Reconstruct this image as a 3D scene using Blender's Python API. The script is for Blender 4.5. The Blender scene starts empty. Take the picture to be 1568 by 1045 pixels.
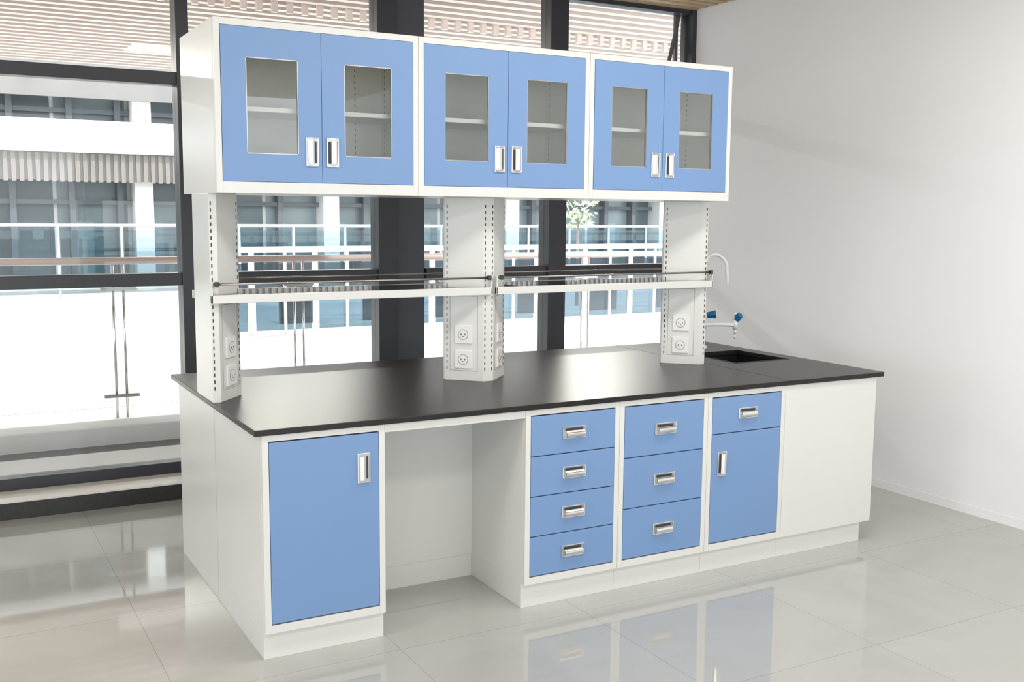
import bpy, bmesh, math, random
from mathutils import Vector, Matrix
random.seed(4)
S=bpy.context.scene
S.view_settings.view_transform='Standard'
C=bpy.context.collection
# ------------------------------------------------------------ materials
def mat(name,col,rough=.5,metal=0,spec=.5,noise=0,nscale=8,coat=0,bump=0):
    m=bpy.data.materials.new(name);m.use_nodes=True;nt=m.node_tree;b=nt.nodes['Principled BSDF']
    b.inputs['Base Color'].default_value=(*col,1);b.inputs['Roughness'].default_value=rough
    b.inputs['Metallic'].default_value=metal;b.inputs['Specular IOR Level'].default_value=spec
    b.inputs['Coat Weight'].default_value=coat;b.inputs['Coat Roughness'].default_value=.08
    if noise or bump:
        tc=nt.nodes.new('ShaderNodeTexCoord');n=nt.nodes.new('ShaderNodeTexNoise');n.inputs['Scale'].default_value=nscale
        n.inputs['Detail'].default_value=4
        nt.links.new(tc.outputs['Object'],n.inputs['Vector'])
        if noise:
            mx=nt.nodes.new('ShaderNodeMix');mx.data_type='RGBA'
            mx.inputs[6].default_value=(*[c*(1-noise) for c in col],1);mx.inputs[7].default_value=(*[min(1,c*(1+noise)) for c in col],1)
            nt.links.new(n.outputs['Fac'],mx.inputs[0]);nt.links.new(mx.outputs[2],b.inputs['Base Color'])
        if bump:
            bp=nt.nodes.new('ShaderNodeBump');bp.inputs['Strength'].default_value=bump;bp.inputs['Distance'].default_value=.002
            nt.links.new(n.outputs['Fac'],bp.inputs['Height']);nt.links.new(bp.outputs['Normal'],b.inputs['Normal'])
    return m
def glassmat(name,tint,refl=1.0):
    m=bpy.data.materials.new(name);m.use_nodes=True;nt=m.node_tree;nt.nodes.clear()
    o=nt.nodes.new('ShaderNodeOutputMaterial');t=nt.nodes.new('ShaderNodeBsdfTransparent');t.inputs[0].default_value=(*tint,1)
    g=nt.nodes.new('ShaderNodeBsdfGlossy');g.inputs['Roughness'].default_value=.01
    f=nt.nodes.new('ShaderNodeFresnel');f.inputs[0].default_value=1.45
    k=nt.nodes.new('ShaderNodeMath');k.operation='MULTIPLY';k.inputs[1].default_value=refl
    mx=nt.nodes.new('ShaderNodeMixShader')
    nt.links.new(f.outputs[0],k.inputs[0]);nt.links.new(k.outputs[0],mx.inputs[0]);nt.links.new(t.outputs[0],mx.inputs[1]);nt.links.new(g.outputs[0],mx.inputs[2]);nt.links.new(mx.outputs[0],o.inputs[0])
    return m
def tiles(name,c1,c2,grout,size,gw,rough,spec=.5):
    m=mat(name,c1,rough,spec=spec);nt=m.node_tree;b=nt.nodes['Principled BSDF']
    tc=nt.nodes.new('ShaderNodeTexCoord');mp=nt.nodes.new('ShaderNodeMapping');mp.inputs['Location'].default_value=(.33,.12,0)
    br=nt.nodes.new('ShaderNodeTexBrick');br.offset=0;br.inputs['Scale'].default_value=1
    br.inputs['Brick Width'].default_value=size[0];br.inputs['Row Height'].default_value=size[1];br.inputs['Mortar Size'].default_value=gw
    br.inputs['Mortar Smooth'].default_value=.2
    br.inputs['Color1'].default_value=(*c1,1);br.inputs['Color2'].default_value=(*c2,1);br.inputs['Mortar'].default_value=(*grout,1)
    n=nt.nodes.new('ShaderNodeTexNoise');n.inputs['Scale'].default_value=1.6;n.inputs['Detail'].default_value=7;n.inputs['Distortion'].default_value=1.2
    mx=nt.nodes.new('ShaderNodeMix');mx.data_type='RGBA';mx.blend_type='MULTIPLY';mx.inputs[0].default_value=.25
    rp=nt.nodes.new('ShaderNodeValToRGB');rp.color_ramp.elements[0].color=(.7,.7,.66,1);rp.color_ramp.elements[0].position=.35;rp.color_ramp.elements[1].position=.62
    L=nt.links.new
    L(tc.outputs['Object'],mp.inputs[0]);L(mp.outputs[0],br.inputs[0]);L(tc.outputs['Object'],n.inputs['Vector']);L(n.outputs['Fac'],rp.inputs[0])
    L(br.outputs['Color'],mx.inputs[6]);L(rp.outputs[0],mx.inputs[7]);L(mx.outputs[2],b.inputs['Base Color'])
    return m
WHITE=mat('white_powder_coat',(.73,.74,.715),.28,noise=.015,nscale=3)
INNER=mat('cabinet_interior',(.92,.93,.89),.5,noise=.02)
BLUE=mat('blue_powder_coat',(.180,.312,.560),.38,noise=.02,nscale=4,bump=.05)
GAP=mat('shadow_gap',(.02,.02,.025),.7,noise=.1)
BLACKTOP=mat('black_epoxy',(.011,.0085,.0085),.30,noise=.1,nscale=40,spec=.42)
BASIN=mat('sink_black_pp',(.012,.012,.013),.35,noise=.1)
CHROME=mat('polished_chrome',(.80,.80,.79),.16,1,noise=.03,nscale=20)
CHROMED=mat('satin_recess',(.50,.50,.49),.30,1,noise=.05,nscale=20)
STEEL=mat('steel_rod',(.40,.37,.33),.25,1,noise=.05)
SLOT=mat('slot_dark',(.05,.05,.05),.6,noise=.1)
PLAST=mat('socket_plastic',(.84,.84,.82),.3,noise=.01)
SEAM=mat('panel_seam',(.36,.36,.34),.6,noise=.05)
FAUC=mat('faucet_white',(.80,.83,.87),.2,noise=.01)
FBLUE=mat('faucet_blue',(.01,.14,.30),.3,noise=.05)
FRAME=mat('window_frame_dark',(.035,.037,.048),.35,noise=.08,nscale=20)
FRAME2=mat('steel_column_dark',(.065,.07,.088),.45,noise=.08,nscale=20)
WALL=mat('wall_paint',(.91,.91,.925),.7,noise=.012,nscale=1.2,bump=.04)
WOOD=mat('ceiling_slat_wood',(.60,.45,.28),.5,noise=.12,nscale=6)
CEIL=mat('ceiling_void',(.20,.16,.12),.8,noise=.1)
GLASS=glassmat('window_glass',(.97,.985,.98),.9)
CGLASS=glassmat('cabinet_glass',(.96,.975,.97),2.0)
SGLASS=glassmat('shelf_glass',(.95,.97,.96),1.0)
FLOOR=tiles('floor_tile',(.48,.485,.46),(.465,.47,.445),(.33,.33,.31),(.8,.8),.0017,.045,1.0)
STONE=mat('black_stone',(.03,.03,.032),.25,noise=.5,nscale=60)
SILL=mat('sill_light',(.80,.79,.76),.4,noise=.05)
CONC=mat('concrete',(.76,.76,.76),.7,noise=.08,nscale=5)
CONCD=mat('concrete_dark',(.16,.16,.165),.6,noise=.2,nscale=5)
XWHITE=mat('exterior_white',(.92,.93,.94),.6,noise=.02,nscale=.6)
XSLAT=mat('soffit_slat',(.72,.62,.57),.5,noise=.1,nscale=2)
XFIN=mat('soffit_fin',(.80,.68,.63),.5,noise=.1,nscale=2)
XVOID=mat('soffit_void',(.12,.10,.095),.8,noise=.2,nscale=2)
XLOUV=mat('facade_louvre',(.24,.215,.205),.6,noise=.15,nscale=2)
XBACK=mat('louvre_backing',(.24,.23,.225),.7,noise=.2,nscale=2)
XGL=tiles('facade_glass_panels',(.07,.10,.12),(.34,.42,.45),(.6,.62,.62),(1.1,.95),.03,.2)
XDARK=mat('facade_mullion',(.10,.12,.14),.5,noise=.1)
XRAIL=mat('rail_pink_steel',(.60,.46,.42),.4,noise=.05)
XGREY=mat('railing_grey',(.38,.42,.45),.5,noise=.05)
XTINT=glassmat('balustrade_tinted_glass',(.36,.46,.53),1.2)
XTINT2=glassmat('railing_glass',(.70,.80,.84),1.2)
LEAF=mat('leaf_green',(.55,.64,.44),.6,noise=.2,nscale=3)
# ------------------------------------------------------------ helpers
def empty(name):
    e=bpy.data.objects.new(name,None);e.empty_display_size=.1;C.objects.link(e);return e
def fin(bm,name,m,parent=None,bev=0,smooth=False):
    me=bpy.data.meshes.new(name);bmesh.ops.recalc_face_normals(bm,faces=bm.faces);bm.to_mesh(me);bm.free()
    if smooth:
        for p in me.polygons:p.use_smooth=True
    me.materials.append(m);o=bpy.data.objects.new(name,me);C.objects.link(o)
    if parent:o.parent=parent
    if bev:
        b=o.modifiers.new('bevel','BEVEL');b.width=bev;b.segments=2;b.limit_method='ANGLE'
    return o
def addbox(bm,x0,x1,y0,y1,z0,z1,M=None):
    v=[bm.verts.new(Vector(c) if M is None else M@Vector(c)) for c in ((x0,y0,z0),(x1,y0,z0),(x1,y1,z0),(x0,y1,z0),(x0,y0,z1),(x1,y0,z1),(x1,y1,z1),(x0,y1,z1))]
    for f in ((0,3,2,1),(4,5,6,7),(0,1,5,4),(1,2,6,5),(2,3,7,6),(3,0,4,7)):bm.faces.new([v[i] for i in f])
def boxes(name,L,m,parent=None,bev=0,M=None):
    bm=bmesh.new()
    for b in L:addbox(bm,*b,M=M)
    return fin(bm,name,m,parent,bev)
def prism(name,poly,z0,z1,m,parent=None,bev=0):
    bm=bmesh.new();a=[bm.verts.new((x,y,z0)) for x,y in poly];b=[bm.verts.new((x,y,z1)) for x,y in poly]
    n=len(poly);bm.faces.new(a[::-1]);bm.faces.new(b)
    for i in range(n):bm.faces.new((a[i],a[(i+1)%n],b[(i+1)%n],b[i]))
    return fin(bm,name,m,parent,bev)
def addcyl(bm,p,q,r,seg=16,r2=None):
    p,q=Vector(p),Vector(q);d=q-p;rot=d.to_track_quat('Z','Y').to_matrix().to_4x4()
    bmesh.ops.create_cone(bm,cap_ends=True,segments=seg,radius1=r,radius2=r if r2 is None else r2,depth=d.length,matrix=Matrix.Translation((p+q)/2)@rot)
def cyls(name,L,m,parent=None,smooth=False):
    bm=bmesh.new()
    for c in L:addcyl(bm,*c)
    return fin(bm,name,m,parent,smooth=smooth)
def tube(name,pts,r,m,parent):
    cu=bpy.data.curves.new(name,'CURVE');cu.dimensions='3D';s=cu.splines.new('BEZIER');s.bezier_points.add(len(pts)-1)
    for b,p in zip(s.bezier_points,pts):b.co=p;b.handle_left_type=b.handle_right_type='AUTO'
    cu.bevel_depth=r;cu.bevel_resolution=5;cu.use_fill_caps=True;cu.materials.append(m)
    o=bpy.data.objects.new(name,cu);C.objects.link(o);o.parent=parent;return o
def handle(parent,cx,cz,y,vertical,flip=1):
    """recessed chrome pull: raised frame, sunk tray and curved grip covering most of it"""
    M=Matrix.Translation((cx,y,cz))@(Matrix.Rotation(math.radians(90 if flip>0 else -90),4,'Y') if vertical else Matrix.Identity(4))
    w,h,t=.056,.025,.0040
    boxes('handle_frame',[(-w,w,-.006,.004,h-t,h),(-w,w,-.006,.004,-h,-h+t),(-w,-w+t,-.006,.004,-h+t,h-t),(w-t,w,-.006,.004,-h+t,h-t)],CHROME,parent,.0015,M)
    boxes('handle_tray',[(-w+t,w-t,-.0015,.002,-h+t,h-t)],CHROMED,parent,0,M)
    bm=bmesh.new();prof=[(0,.006)]+[(-.017*math.sin(a),.0155*math.cos(a)-.006) for a in [math.radians(x) for x in (12,25,40,55,70,85,100,115,135,155)]]+[(0,-.0205)]
    A=[bm.verts.new(M@Vector((-w+.012,yy-.002,zz))) for yy,zz in prof];B=[bm.verts.new(M@Vector((w-.012,yy-.002,zz))) for yy,zz in prof]
    n=len(prof)
    for i in range(n-1):bm.faces.new((A[i],B[i],B[i+1],A[i+1]))
    bm.faces.new(A);bm.faces.new(B[::-1])
    fin(bm,'handle_grip',CHROME,parent)
    boxes('handle_finger_slot',[(-w+.014,w-.014,-.0019,.0,.008,.0175)],SLOT,parent,0,M)
H=.85;T=.022;Z1=H-T;ZK=.1025;YB=1.385
DB=.136;DT=.801;ST=.024
# ------------------------------------------------------------ base cabinets
def base_unit(name,x0,x1,rows,kx1=None):
    e=empty(name);kx1=kx1 or x1
    if rows is not None:boxes('carcass',[(x0,x1,.02,YB,ZK,Z1)],WHITE,e,.001)
    boxes('toe_kick',[(x0,kx1-.0008,.025,YB,0,ZK)],WHITE,e,.0015)
    if rows is None:
        boxes('front_panel',[(x0+.001,x1,0,.02,ZK,Z1)],WHITE,e,.0015)
        boxes('carcass',[(x0,x0+.018,.02,YB,ZK,Z1),(x1-.018,x1,.02,YB,ZK,Z1),(x0,x1,YB-.018,YB,ZK,Z1),(x0,x1,.02,YB,ZK,ZK+.018)],WHITE,e)
        return e
    L,R=x0+ST,x1-ST
    boxes('face_frame',[(x0+.0007,L,0,.02,ZK,Z1),(R,x1-.0007,0,.02,ZK,Z1),(L,R,0,.02,ZK,DB-.003),(L,R,0,.02,DT+.003,Z1)],WHITE,e,.001)
    boxes('reveal',[(L,R,.014,.0195,DB-.003,DT+.003)],GAP,e)
    for kind,a,b in rows:
        boxes(kind+'_front',[(L+.0018,R-.0018,-.001,.013,a+.0018,b-.0018)],BLUE,e,.0015)
        if kind=='drawer':handle(e,(L+R)/2,(a+b)/2+.003,-.002,False)
        elif kind=='door_r':handle(e,R-.062,b-.128,-.002,True,1)
        else:handle(e,L+.06,b-.135,-.002,True,-1)
    return e
X=[0,.4617,1.0629,1.5189,1.9924,2.4485,3.0434]
e=base_unit('base_cabinet',X[0],X[1],[('door_r',DB,DT)])
boxes('end_panel_seam',[(-.0005,.001,.692,.6935,.0,Z1)],SEAM,e)
h=(DT-DB)/4;base_unit('drawer_cabinet',X[2],X[3],[('drawer',DB+i*h,DB+(i+1)*h) for i in range(4)])
h=(DT-DB)/3;base_unit('drawer_cabinet',X[3],X[4],[('drawer',DB+i*h,DB+(i+1)*h) for i in range(3)])
sp=DT-.165;base_unit('drawer_and_door_cabinet',X[4],X[5],[('drawer',sp,DT),('door_l',DB,sp)])
base_unit('sink_cabinet',X[5],X[6],None,3.0)
e=empty('knee_space_panel')
a,b=X[1]+.0005,X[2]-.0005
boxes('upper_panel',[(a,b,.468,YB,.4038,Z1)],WHITE,e)
boxes('lower_panel',[(a,b,.4705,YB,ZK,.4030)],WHITE,e)
boxes('toe_kick',[(a,b,.476,YB,0,ZK-.001)],WHITE,e)
boxes('apron_rail',[(a,b,.002,.02,Z1-.032,Z1)],WHITE,e,.001)
# ------------------------------------------------------------ countertop with sink cutout
CX0,CX1,CY0,CY1=-.027,3.0815,-.0103,1.421
sx0,sx1,sy0,sy1=2.62,2.985,.54,.95
e=empty('countertop')
sm=2.472
boxes('slab',[(CX0,sm-.0008,CY0,CY1,Z1,H)],BLACKTOP,e,.0025)
boxes('sink_slab',[(sm+.0008,sx0,CY0,CY1,Z1,H),(sx1,CX1,CY0,CY1,Z1,H),(sx0,sx1,CY0,sy0,Z1,H),(sx0,sx1,sy1,CY1,Z1,H)],BLACKTOP,e)
boxes('seam',[(sm-.001,sm+.001,CY0+.001,CY1,Z1,H-.0012)],GAP,e)
e=empty('sink')
d=.24;w=.006
boxes('basin',[(sx0-w,sx0,sy0-w,sy1+w,H-d,Z1),(sx1,sx1+w,sy0-w,sy1+w,H-d,Z1),(sx0,sx1,sy0-w,sy0,H-d,Z1),(sx0,sx1,sy1,sy1+w,H-d,Z1),(sx0,sx1,sy0,sy1,H-d-w,H-d)],BASIN,e)
boxes('rim',[(sx0,sx0+.008,sy0,sy1,Z1,H+.002),(sx1-.008,sx1,sy0,sy1,Z1,H+.002),(sx0,sx1,sy0,sy0+.008,Z1,H+.002),(sx0,sx1,sy1-.008,sy1,Z1,H+.002)],BASIN,e,.001)
cyls('drain',[((2.8,.75,H-d),(2.8,.75,H-d+.004),.03)],CHROMED,e)
# ------------------------------------------------------------ faucet
e=empty('laboratory_faucet');fx,fy=2.83,1.07
cyls('body',[((fx,fy,H),(fx,fy,H+.02),.028,24),((fx,fy,H+.02),(fx,fy,1.2),.012,16),((fx,fy,.965),(fx,fy,1.015),.02,16)],FAUC,e,True)
tube('gooseneck',[(fx,fy,1.19),(fx,fy,1.33),(fx+.04,fy-.02,1.385),(fx+.10,fy-.05,1.355),(fx+.115,fy-.06,1.27)],.010,FAUC,e)
cyls('spout_tip',[((fx+.115,fy-.06,1.275),(fx+.116,fy-.061,1.225),.011,12,.007)],FAUC,e)
for i,(dx,dy) in enumerate(((.16,-.09),(-.13,.10))):
    tube('arm_%d'%(i+1),[(fx,fy,.99),(fx+dx*.5,fy+dy*.5,.992),(fx+dx,fy+dy,.99)],.011,FAUC,e)
    cyls('valve_%d'%(i+1),[((fx+dx,fy+dy,.965),(fx+dx,fy+dy,1.02),.014,16),((fx+dx,fy+dy,.97),(fx+dx*1.0,fy+dy,.935),.010,12,.006)],FAUC,e,True)
    cyls('nozzle_%d'%(i+1),[((fx+dx,fy+dy,.94),(fx+dx,fy+dy,.91),.006,12)],FAUC,e,True)
    a=(fx+dx+.004,fy+dy-.005,1.015);b=(fx+dx+.012,fy+dy-.015,1.045)
    cyls('knob_%d'%(i+1),[(a,b,.015,8,.024),(b,(b[0]+.003,b[1]-.004,b[2]+.012),.024,8,.014)],FBLUE,e)
a=(fx+.012,fy-.02,1.045);b=(fx+.05,fy-.05,1.05)
cyls('knob_3',[(a,b,.016,8,.024)],FBLUE,e)
# ------------------------------------------------------------ rack: columns, shelf
UZ0,UZ1=1.6747,2.3155;UY0,UY1=.4404,1.0158
e=empty('reagent_rack')
cols={'left':[(-.027,.586),(.004,.586),(.12,.722),(.12,.734),(.004,.87),(-.027,.87)],
 'middle':[(1.176,.586),(1.226,.586),(1.355,.722),(1.355,.734),(1.226,.87),(1.176,.87),(1.047,.734),(1.047,.722)],
 'right':[(2.4467,.586),(2.4467,.87),(2.412,.87),(2.275,.734),(2.275,.722),(2.412,.586)]}
for k,p in cols.items():prism('column_'+k,p,H,UZ0,WHITE,e,.0015)
def slotrow(bm,x,y,ang):
    M0=Matrix.Translation((x,y,0))@Matrix.Rotation(ang,4,'Z');z=H+.05
    while z<UZ0-.02:
        addbox(bm,-.0022,.0022,-.0012,.001,z,z+.014,M=M0);z+=.027
bm=bmesh.new()
for x in (-.019,1.183,1.219,2.437):slotrow(bm,x,.586,0)
def face(p,q):
    d=Vector((q[0]-p[0],q[1]-p[1]));return math.atan2(d.y,d.x),d.length
faces=[((.004,.586),(.12,.722)),((1.226,.586),(1.355,.722)),((1.047,.722),(1.176,.586)),((2.275,.722),(2.412,.586))]
for i,(p,q) in enumerate(faces):
    a,l=face(p,q)
    for t in ([.93] if i<2 else [.07]):
        slotrow(bm,p[0]+(q[0]-p[0])*t,p[1]+(q[1]-p[1])*t,a)
fin(bm,'adjustment_slots',SLOT,e)
for i,(p,q) in enumerate(faces):
    a,l=face(p,q);mx,my=(p[0]+q[0])/2,(p[1]+q[1])/2
    M0=Matrix.Translation((mx,my,0))@Matrix.Rotation(a,4,'Z')
    boxes('panel_seam_%d'%i,[(-.066,.066,-.0010,.001,1.235,1.2375),(-.066,.066,-.001,.001,.895,.897),(-.0665,-.065,-.001,.001,.895,1.237),(.065,.0665,-.001,.001,.895,1.237)],SEAM,e,0,M0)
    for z in (.948,1.062):
        boxes('socket_plate',[(-.042,.042,-.007,.001,z-.042,z+.042)],PLAST,e,.003,M0)
        bm=bmesh.new();addcyl(bm,M0@Vector((0,-.004,z)),M0@Vector((0,-.0085,z)),.024,24);fin(bm,'socket_ring',SEAM,e)
        bm=bmesh.new();addcyl(bm,M0@Vector((0,-.004,z)),M0@Vector((0,-.0095,z)),.021,24);fin(bm,'socket_disc',PLAST,e)
        boxes('socket_pins',[(-.011,-.007,-.0105,-.005,z-.004,z+.004),(.007,.011,-.0105,-.005,z-.004,z+.004),(-.002,.002,-.0105,-.005,z-.012,z-.007)],SLOT,e,0,M0)
for k,(a,b) in enumerate(((-.03,1.205),(1.226,2.462))):
    for y in (.556,.884):
        boxes('shelf_lip',[(a,b,y,y+.016,1.246,1.279)],WHITE,e,.0015)
    boxes('shelf_glass',[(a+.03 if k==0 else a+.13,b-.15 if k==0 else b-.04,.572,.884,1.270,1.278)],SGLASS,e)
    boxes('end_bracket',[(a,a+.006,.556,.60,1.246,1.33),(b-.006,b,.556,.60,1.246,1.33)],WHITE,e,.001)
    cyls('guard_rail',[((a+.014,.548,1.322),(b-.014,.548,1.322),.0045,12),((a+.02,.548,1.322),(a+.02,.586,1.322),.007,10),((b-.02,.548,1.322),(b-.02,.586,1.322),.007,10)],STEEL,e,True)
    cyls('guard_rail_back',[((a+.014,.908,1.322),(b-.014,.908,1.322),.0045,12)],STEEL,e,True)
    for xx in (a+.02,b-.02):
        boxes('rail_stud',[(xx-.008,xx+.008,.541,.556,1.312,1.332)],SLOT,e,.002)
# ------------------------------------------------------------ overhead cabinets
UX=[-.027,.7969,1.6289,2.4467]
for i in range(3):
    e=empty('overhead_cabinet');x0,x1=UX[i],UX[i+1];t=.018;yb=.80
    boxes('carcass',[(x0,x1,UY0+.02,yb,UZ0,UZ0+t),(x0,x1,UY0+.02,yb,UZ1-t,UZ1),(x0,x0+t,UY0+.02,yb,UZ0+t,UZ1-t),(x1-t,x1,UY0+.02,yb,UZ0+t,UZ1-t),(x0,x1,yb,UY1,UZ0,UZ1)],WHITE,e)
    boxes('interior_lining',[(x0+t,x1-t,yb-.002,yb-.0005,UZ0+t,UZ1-t),(x0+t,x0+t+.001,UY0+.02,yb,UZ0+t,UZ1-t),(x1-t-.001,x1-t,UY0+.02,yb,UZ0+t,UZ1-t),(x0+t,x1-t,UY0+.02,yb,UZ0+t,UZ0+t+.001),(x0+t,x1-t,UY0+.02,yb,UZ1-t-.001,UZ1-t)],INNER,e)
    bB,bT=.042,.025;L,R=x0+ST,x1-ST
    boxes('face_frame',[(x0+.0008,L,UY0,UY0+.02,UZ0,UZ1),(R,x1-.0008,UY0,UY0+.02,UZ0,UZ1),(L,R,UY0,UY0+.02,UZ0,UZ0+bB),(L,R,UY0,UY0+.02,UZ1-bT,UZ1)],WHITE,e,.001)
    boxes('shelf',[(x0+t,x1-t,UY0+.05,yb-.003,1.985,2.003)],INNER,e,.001)
    bm=bmesh.new();z=UZ0+.08
    while z<UZ1-.06:
        for xx in (x0+.14,x1-.14):addbox(bm,xx-.002,xx+.002,yb-.0035,yb-.002,z,z+.010)
        for yy in (.52,.76):addbox(bm,x1-t-.002,x1-t,yy-.002,yy+.002,z,z+.010)
        z+=.025
    fin(bm,'shelf_pin_slots',SLOT,e)
    za,zb=UZ0+bB+.0015,UZ1-bT-.0015;mid=(L+R)/2
    for k,(a,b) in enumerate(((L+.0015,mid-.001),(mid+.001,R-.0015))):
        s=.092;wz0,wz1=za+.105,zb-.109
        boxes('door_%d'%(k+1),[(a,a+s,UY0-.002,UY0+.016,za,zb),(b-s,b,UY0-.002,UY0+.016,za,zb),(a+s,b-s,UY0-.002,UY0+.016,za,wz0),(a+s,b-s,UY0-.002,UY0+.016,wz1,zb)],BLUE,e)
        boxes('door_lining_%d'%(k+1),[(a,a+s,UY0+.0161,UY0+.0175,za,zb),(b-s,b,UY0+.0161,UY0+.0175,za,zb),(a+s,b-s,UY0+.0161,UY0+.0175,za,wz0),(a+s,b-s,UY0+.0161,UY0+.0175,wz1,zb)],INNER,e)
        boxes('door_glass_%d'%(k+1),[(a+s,b-s,UY0+.005,UY0+.008,wz0,wz1)],CGLASS,e)
        boxes('glass_bead_%d'%(k+1),[(a+s,a+s+.003,UY0-.001,UY0+.01,wz0,wz1),(b-s-.003,b-s,UY0-.001,UY0+.01,wz0,wz1),(a+s,b-s,UY0-.001,UY0+.01,wz0,wz0+.003),(a+s,b-s,UY0-.001,UY0+.01,wz1-.003,wz1)],CHROMED,e)
        hx=(b-.040) if k==0 else (a+.040)
        handle(e,hx,za+.118,UY0-.003,True,1 if k==0 else -1)
    boxes('door_gap',[(mid-.001,mid+.001,UY0+.003,UY0+.016,za,zb)],GAP,e)
# ------------------------------------------------------------ room shell
YW=2.60;XW=3.9;ZC=3.06
boxes('floor',[(-9,XW,-9,2.36,-.1,0)],FLOOR)
boxes('wall_right',[(XW,XW+.15,-9,YW+.08,0,ZC+.3)],WALL)
boxes('baseboard_right',[(XW-.002,XW,-9,2.33,0,.05)],WALL)
boxes('ceiling',[(-9,XW,-9,YW+.1,ZC+.12,ZC+.25)],CEIL)
bm=bmesh.new();y=-9
while y<YW-.1:
    addbox(bm,-9,XW-.01,y,y+.06,ZC,ZC+.12);y+=.1
fin(bm,'ceiling_slats',WOOD)
boxes('trim_1',[(-9,XW,2.33,2.36,0,.088)],STONE,None,.002)
boxes('trim_2',[(-9,XW,2.33,2.68,.088,.10)],SILL,None,.002)
boxes('wall_window',[(-9,XW,2.36,2.68,-.1,.088)],STONE)
mull=[(-2.38,-2.31),(-1.06,-.99),(.268,.338),(1.457,1.583),(2.685,2.822),(3.862,XW)]
bays=[(-2.31,-1.06),(-.99,.268),(.338,1.457),(1.79,2.685),(2.822,3.862)]
boxes('steel_column',[(1.59,1.785,2.57,2.74,.1,ZC+.12)],FRAME2,None,.004)
ft=[(1.185,1.255),(2.30,2.37),(.10,.165),(3.03,ZC+.12)]
for n,(a,b) in enumerate(bays):
    e=empty('window_%d'%(n+1))
    boxes('transoms',[(a,b,YW-.05,YW+.05,z0,z1) for z0,z1 in ft],FRAME,e,.002)
    mm=[m for m in mull if abs(m[1]-a)<.01 or (n==4 and abs(m[0]-b)<.01) or (n==2 and abs(m[0]-b)<.01)]
    boxes('mullions',[(m[0],m[1],YW-.07,YW+.07,.10,ZC+.12) for m in mm],FRAME,e,.003)
    boxes('pane',[(a,b,YW-.003,YW+.003,.165,3.03)],GLASS,e)
e=bpy.data.objects['window_5']
cyls('stay_arm',[((3.84,YW+.06,3.04),(3.73,YW+.06,2.60),.014,8)],FRAME,e)
boxes('sash_edge',[(3.80,3.825,YW+.05,YW+.075,2.3,3.05)],FRAME,e)
# ------------------------------------------------------------ exterior
boxes('ground_terrace',[(-14,16,2.68,3.75,-.1,-.0)],CONC)
boxes('ground_channel',[(-14,16,3.75,4.0,-.1,-.01)],CONCD)
boxes('ground_step',[(-14,16,4.0,4.45,-.1,.12)],CONC,None,.01)
boxes('ground_plaza',[(-20,30,4.45,13.3,-.1,.10)],XWHITE)
e=empty('balcony_railing')
yr=4.3
cyls('handrail',[((-12,yr,1.25),(16,yr,1.25),.026,12)],XRAIL,e,True)
L=[];B=[]
x=-8.27+.53
while x<14:
    for dx in (-.035,.035):L.append(((x+dx,yr,.12),(x+dx,yr,1.23),.010,8))
    for z in (.28,1.05):B.append((x-.12,x+.12,yr-.02,yr+.02,z-.011,z+.011))
    x+=1.32
cyls('posts',L,CHROME,e,True);boxes('clamps',B,CHROMED,e,.003)
boxes('glass_panels',[(-12,16,yr-.006,yr+.006,.2,1.15)],GLASS,e)
e=empty('atrium_balustrade')
B=[];P=[];x=1.6
while x<18:
    B.append((x+.05,x+.75,9.0,9.012,.16,.98));P.append(((x,9,.1),(x,9,1.15),.035,10));P.append(((x+.4,8.95,.1),(x+.4,8.95,1.15),.02,10));x+=.8
boxes('tinted_panels',B,XTINT,e);cyls('posts',P,XWHITE,e,True)
boxes('back_panels',[(x,x+.5,10.2,10.25,.1,1.0) for x in (1.9,3.1,4.3,5.4,6.8,8.1,9.4,10.9,12.4)],XDARK,e)
cyls('handrail',[((1.6,9,1.15),(18,9,1.15),.035,10)],XWHITE,e,True)
e=empty('office_building')
bm=bmesh.new();y=2.80
while y<10:
    addbox(bm,-14,9,y,y+.09,3.34,3.42);y+=.23
fin(bm,'soffit_slats',XSLAT,e)
boxes('soffit_deck',[(-14,9,2.72,10,3.42,3.6)],XVOID,e)
bm=bmesh.new();x=-14
while x<9:
    addbox(bm,x,x+.05,5.2,5.24,3.25,3.42);x+=.13
fin(bm,'soffit_fins',XFIN,e)
yf=14
boxes('facade_glass',[(-20,32,yf+.3,yf+.5,-.1,12)],XGL,e)
boxes('floor_slabs',[(-20,32,yf-.5,yf+.3,2.47,2.95),(-20,32,yf-.3,yf+.3,4.6,5.2),(-20,32,yf-.6,yf+.3,-.1,.35),(-20,32,yf-.3,yf+.3,7.2,7.8)],XWHITE,e)
boxes('columns',[(x,x+.28,yf-.1,yf+.3,.3,12) for x in (-12,-8.4,-4.6,-1.2,1.9,5.0,8.6,12.2,16,20,24)],XWHITE,e)
boxes('mullions',[(x+.1*math.sin(x*3),x+.09+.1*math.sin(x*3),yf+.1,yf+.3,.3,12) for x in [-19+.83*i for i in range(60)]]+[(-20,32,yf+.15,yf+.3,z,z+.07) for z in (1.7,3.1,3.6,5.9)],XDARK,e)
bm=bmesh.new();x=-20
while x<30:
    addbox(bm,x,x+.06,yf-.37,yf-.34,2.03,2.46);x+=.11
fin(bm,'louvres',XLOUV,e)
boxes('louvre_backing',[(-20,30,yf-.34,yf-.30,2.05,2.46),(-20,30,yf-.25,yf-.2,3.3,3.9)],XBACK,e)
L=[((-20,yf-.6,1.38),(30,yf-.6,1.38),.028,8),((-20,yf-.6,.42),(30,yf-.6,.42),.015,8)]
x=-20;G=[]
while x<30:
    L.append(((x,yf-.6,.3),(x,yf-.6,1.38),.022,8));G.append((x+.04,x+.86,yf-.605,yf-.595,.45,1.3));x+=.9
cyls('railing',L,XGREY,e);boxes('railing_glass',G,XTINT2,e)
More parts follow.
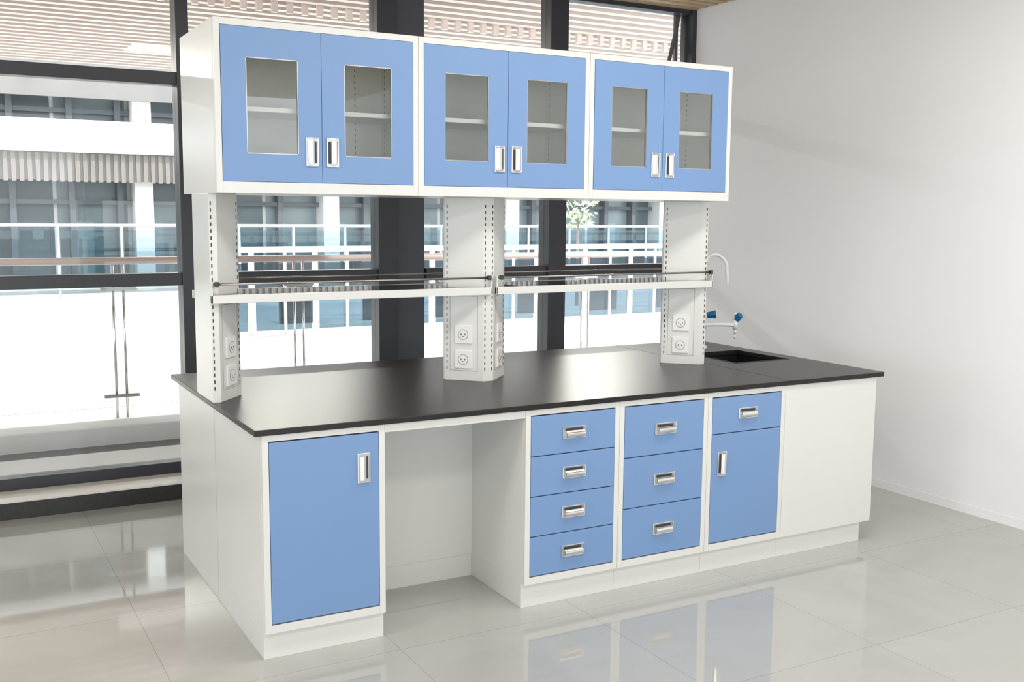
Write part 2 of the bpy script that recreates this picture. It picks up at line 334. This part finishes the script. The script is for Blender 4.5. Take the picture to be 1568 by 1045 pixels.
# greenery beyond railing
bm=bmesh.new();tx=8.35
for i in range(150):
    a=random.uniform(0,6.28);r=random.random()**.5*.34;p=Vector((tx+r*math.cos(a),11+r*math.sin(a)*.6,1.70+random.uniform(-.3,.3)))
    d=Vector((random.uniform(-1,1),random.uniform(-1,1),random.uniform(-1,1))).normalized()*.08;n=d.orthogonal().normalized()*.03
    bm.faces.new([bm.verts.new(p-d),bm.verts.new(p+n),bm.verts.new(p+d),bm.verts.new(p-n)])
e=empty('courtyard_tree')
fin(bm,'foliage',LEAF,e);cyls('trunk',[((tx,11,.1),(tx,11,1.7),.03,8,.02)],XLOUV,e)
# ------------------------------------------------------------ light
W=bpy.data.worlds.new('world');S.world=W;W.use_nodes=True
bg=W.node_tree.nodes['Background'];bg.inputs[0].default_value=(.945,.975,1,1);bg.inputs[1].default_value=2.85
def area(name,loc,sx,sy,p,col=(1,.985,.97)):
    l=bpy.data.lights.new(name,'AREA');l.shape='RECTANGLE';l.size=sx;l.size_y=sy;l.energy=p;l.color=col
    o=bpy.data.objects.new(name,l);C.objects.link(o);o.location=loc;return o
for i,(x,y) in enumerate(((-2.2,-3.2),(1.8,-3.2),(-2.2,-.9),(1.8,-.9))):
    area('ceiling_lamp',(x,y,3.0),2.4,.5,42)
for x,y in ((-6,9.4),(-1.2,9.4),(3.2,9.4),(7.5,9.4),(-3.2,6.6),(1.3,6.6),(5.8,6.6)):
    area('soffit_fill_light',(x,y,3.28),1.3,.12,120,(1,.95,.88))  # fill lights added under the soffit to whiten the shaded outside ground
s=bpy.data.lights.new('sun','SUN');s.energy=4;s.angle=.02;so=bpy.data.objects.new('sun',s);C.objects.link(so)
so.rotation_euler=Vector((-.8,.55,-.5)).to_track_quat('-Z','Y').to_euler()
# ------------------------------------------------------------ camera
w,p,r=.5086,.1214,.0085
F=Vector((math.cos(p)*math.sin(w),math.cos(p)*math.cos(w),-math.sin(p)));R=Vector((math.cos(w),-math.sin(w),0));U=R.cross(F)
c,s_=math.cos(r),math.sin(r);R2=R*c+U*s_;U2=U*c-R*s_
M=Matrix(((R2.x,U2.x,-F.x,-.9745),(R2.y,U2.y,-F.y,-3.5354),(R2.z,U2.z,-F.z,1.6038),(0,0,0,1)))
cd=bpy.data.cameras.new('camera');co=bpy.data.objects.new('camera',cd);C.objects.link(co);co.matrix_world=M
cd.sensor_width=36;cd.lens=1595.8/1568*36;cd.clip_end=200
S.camera=co
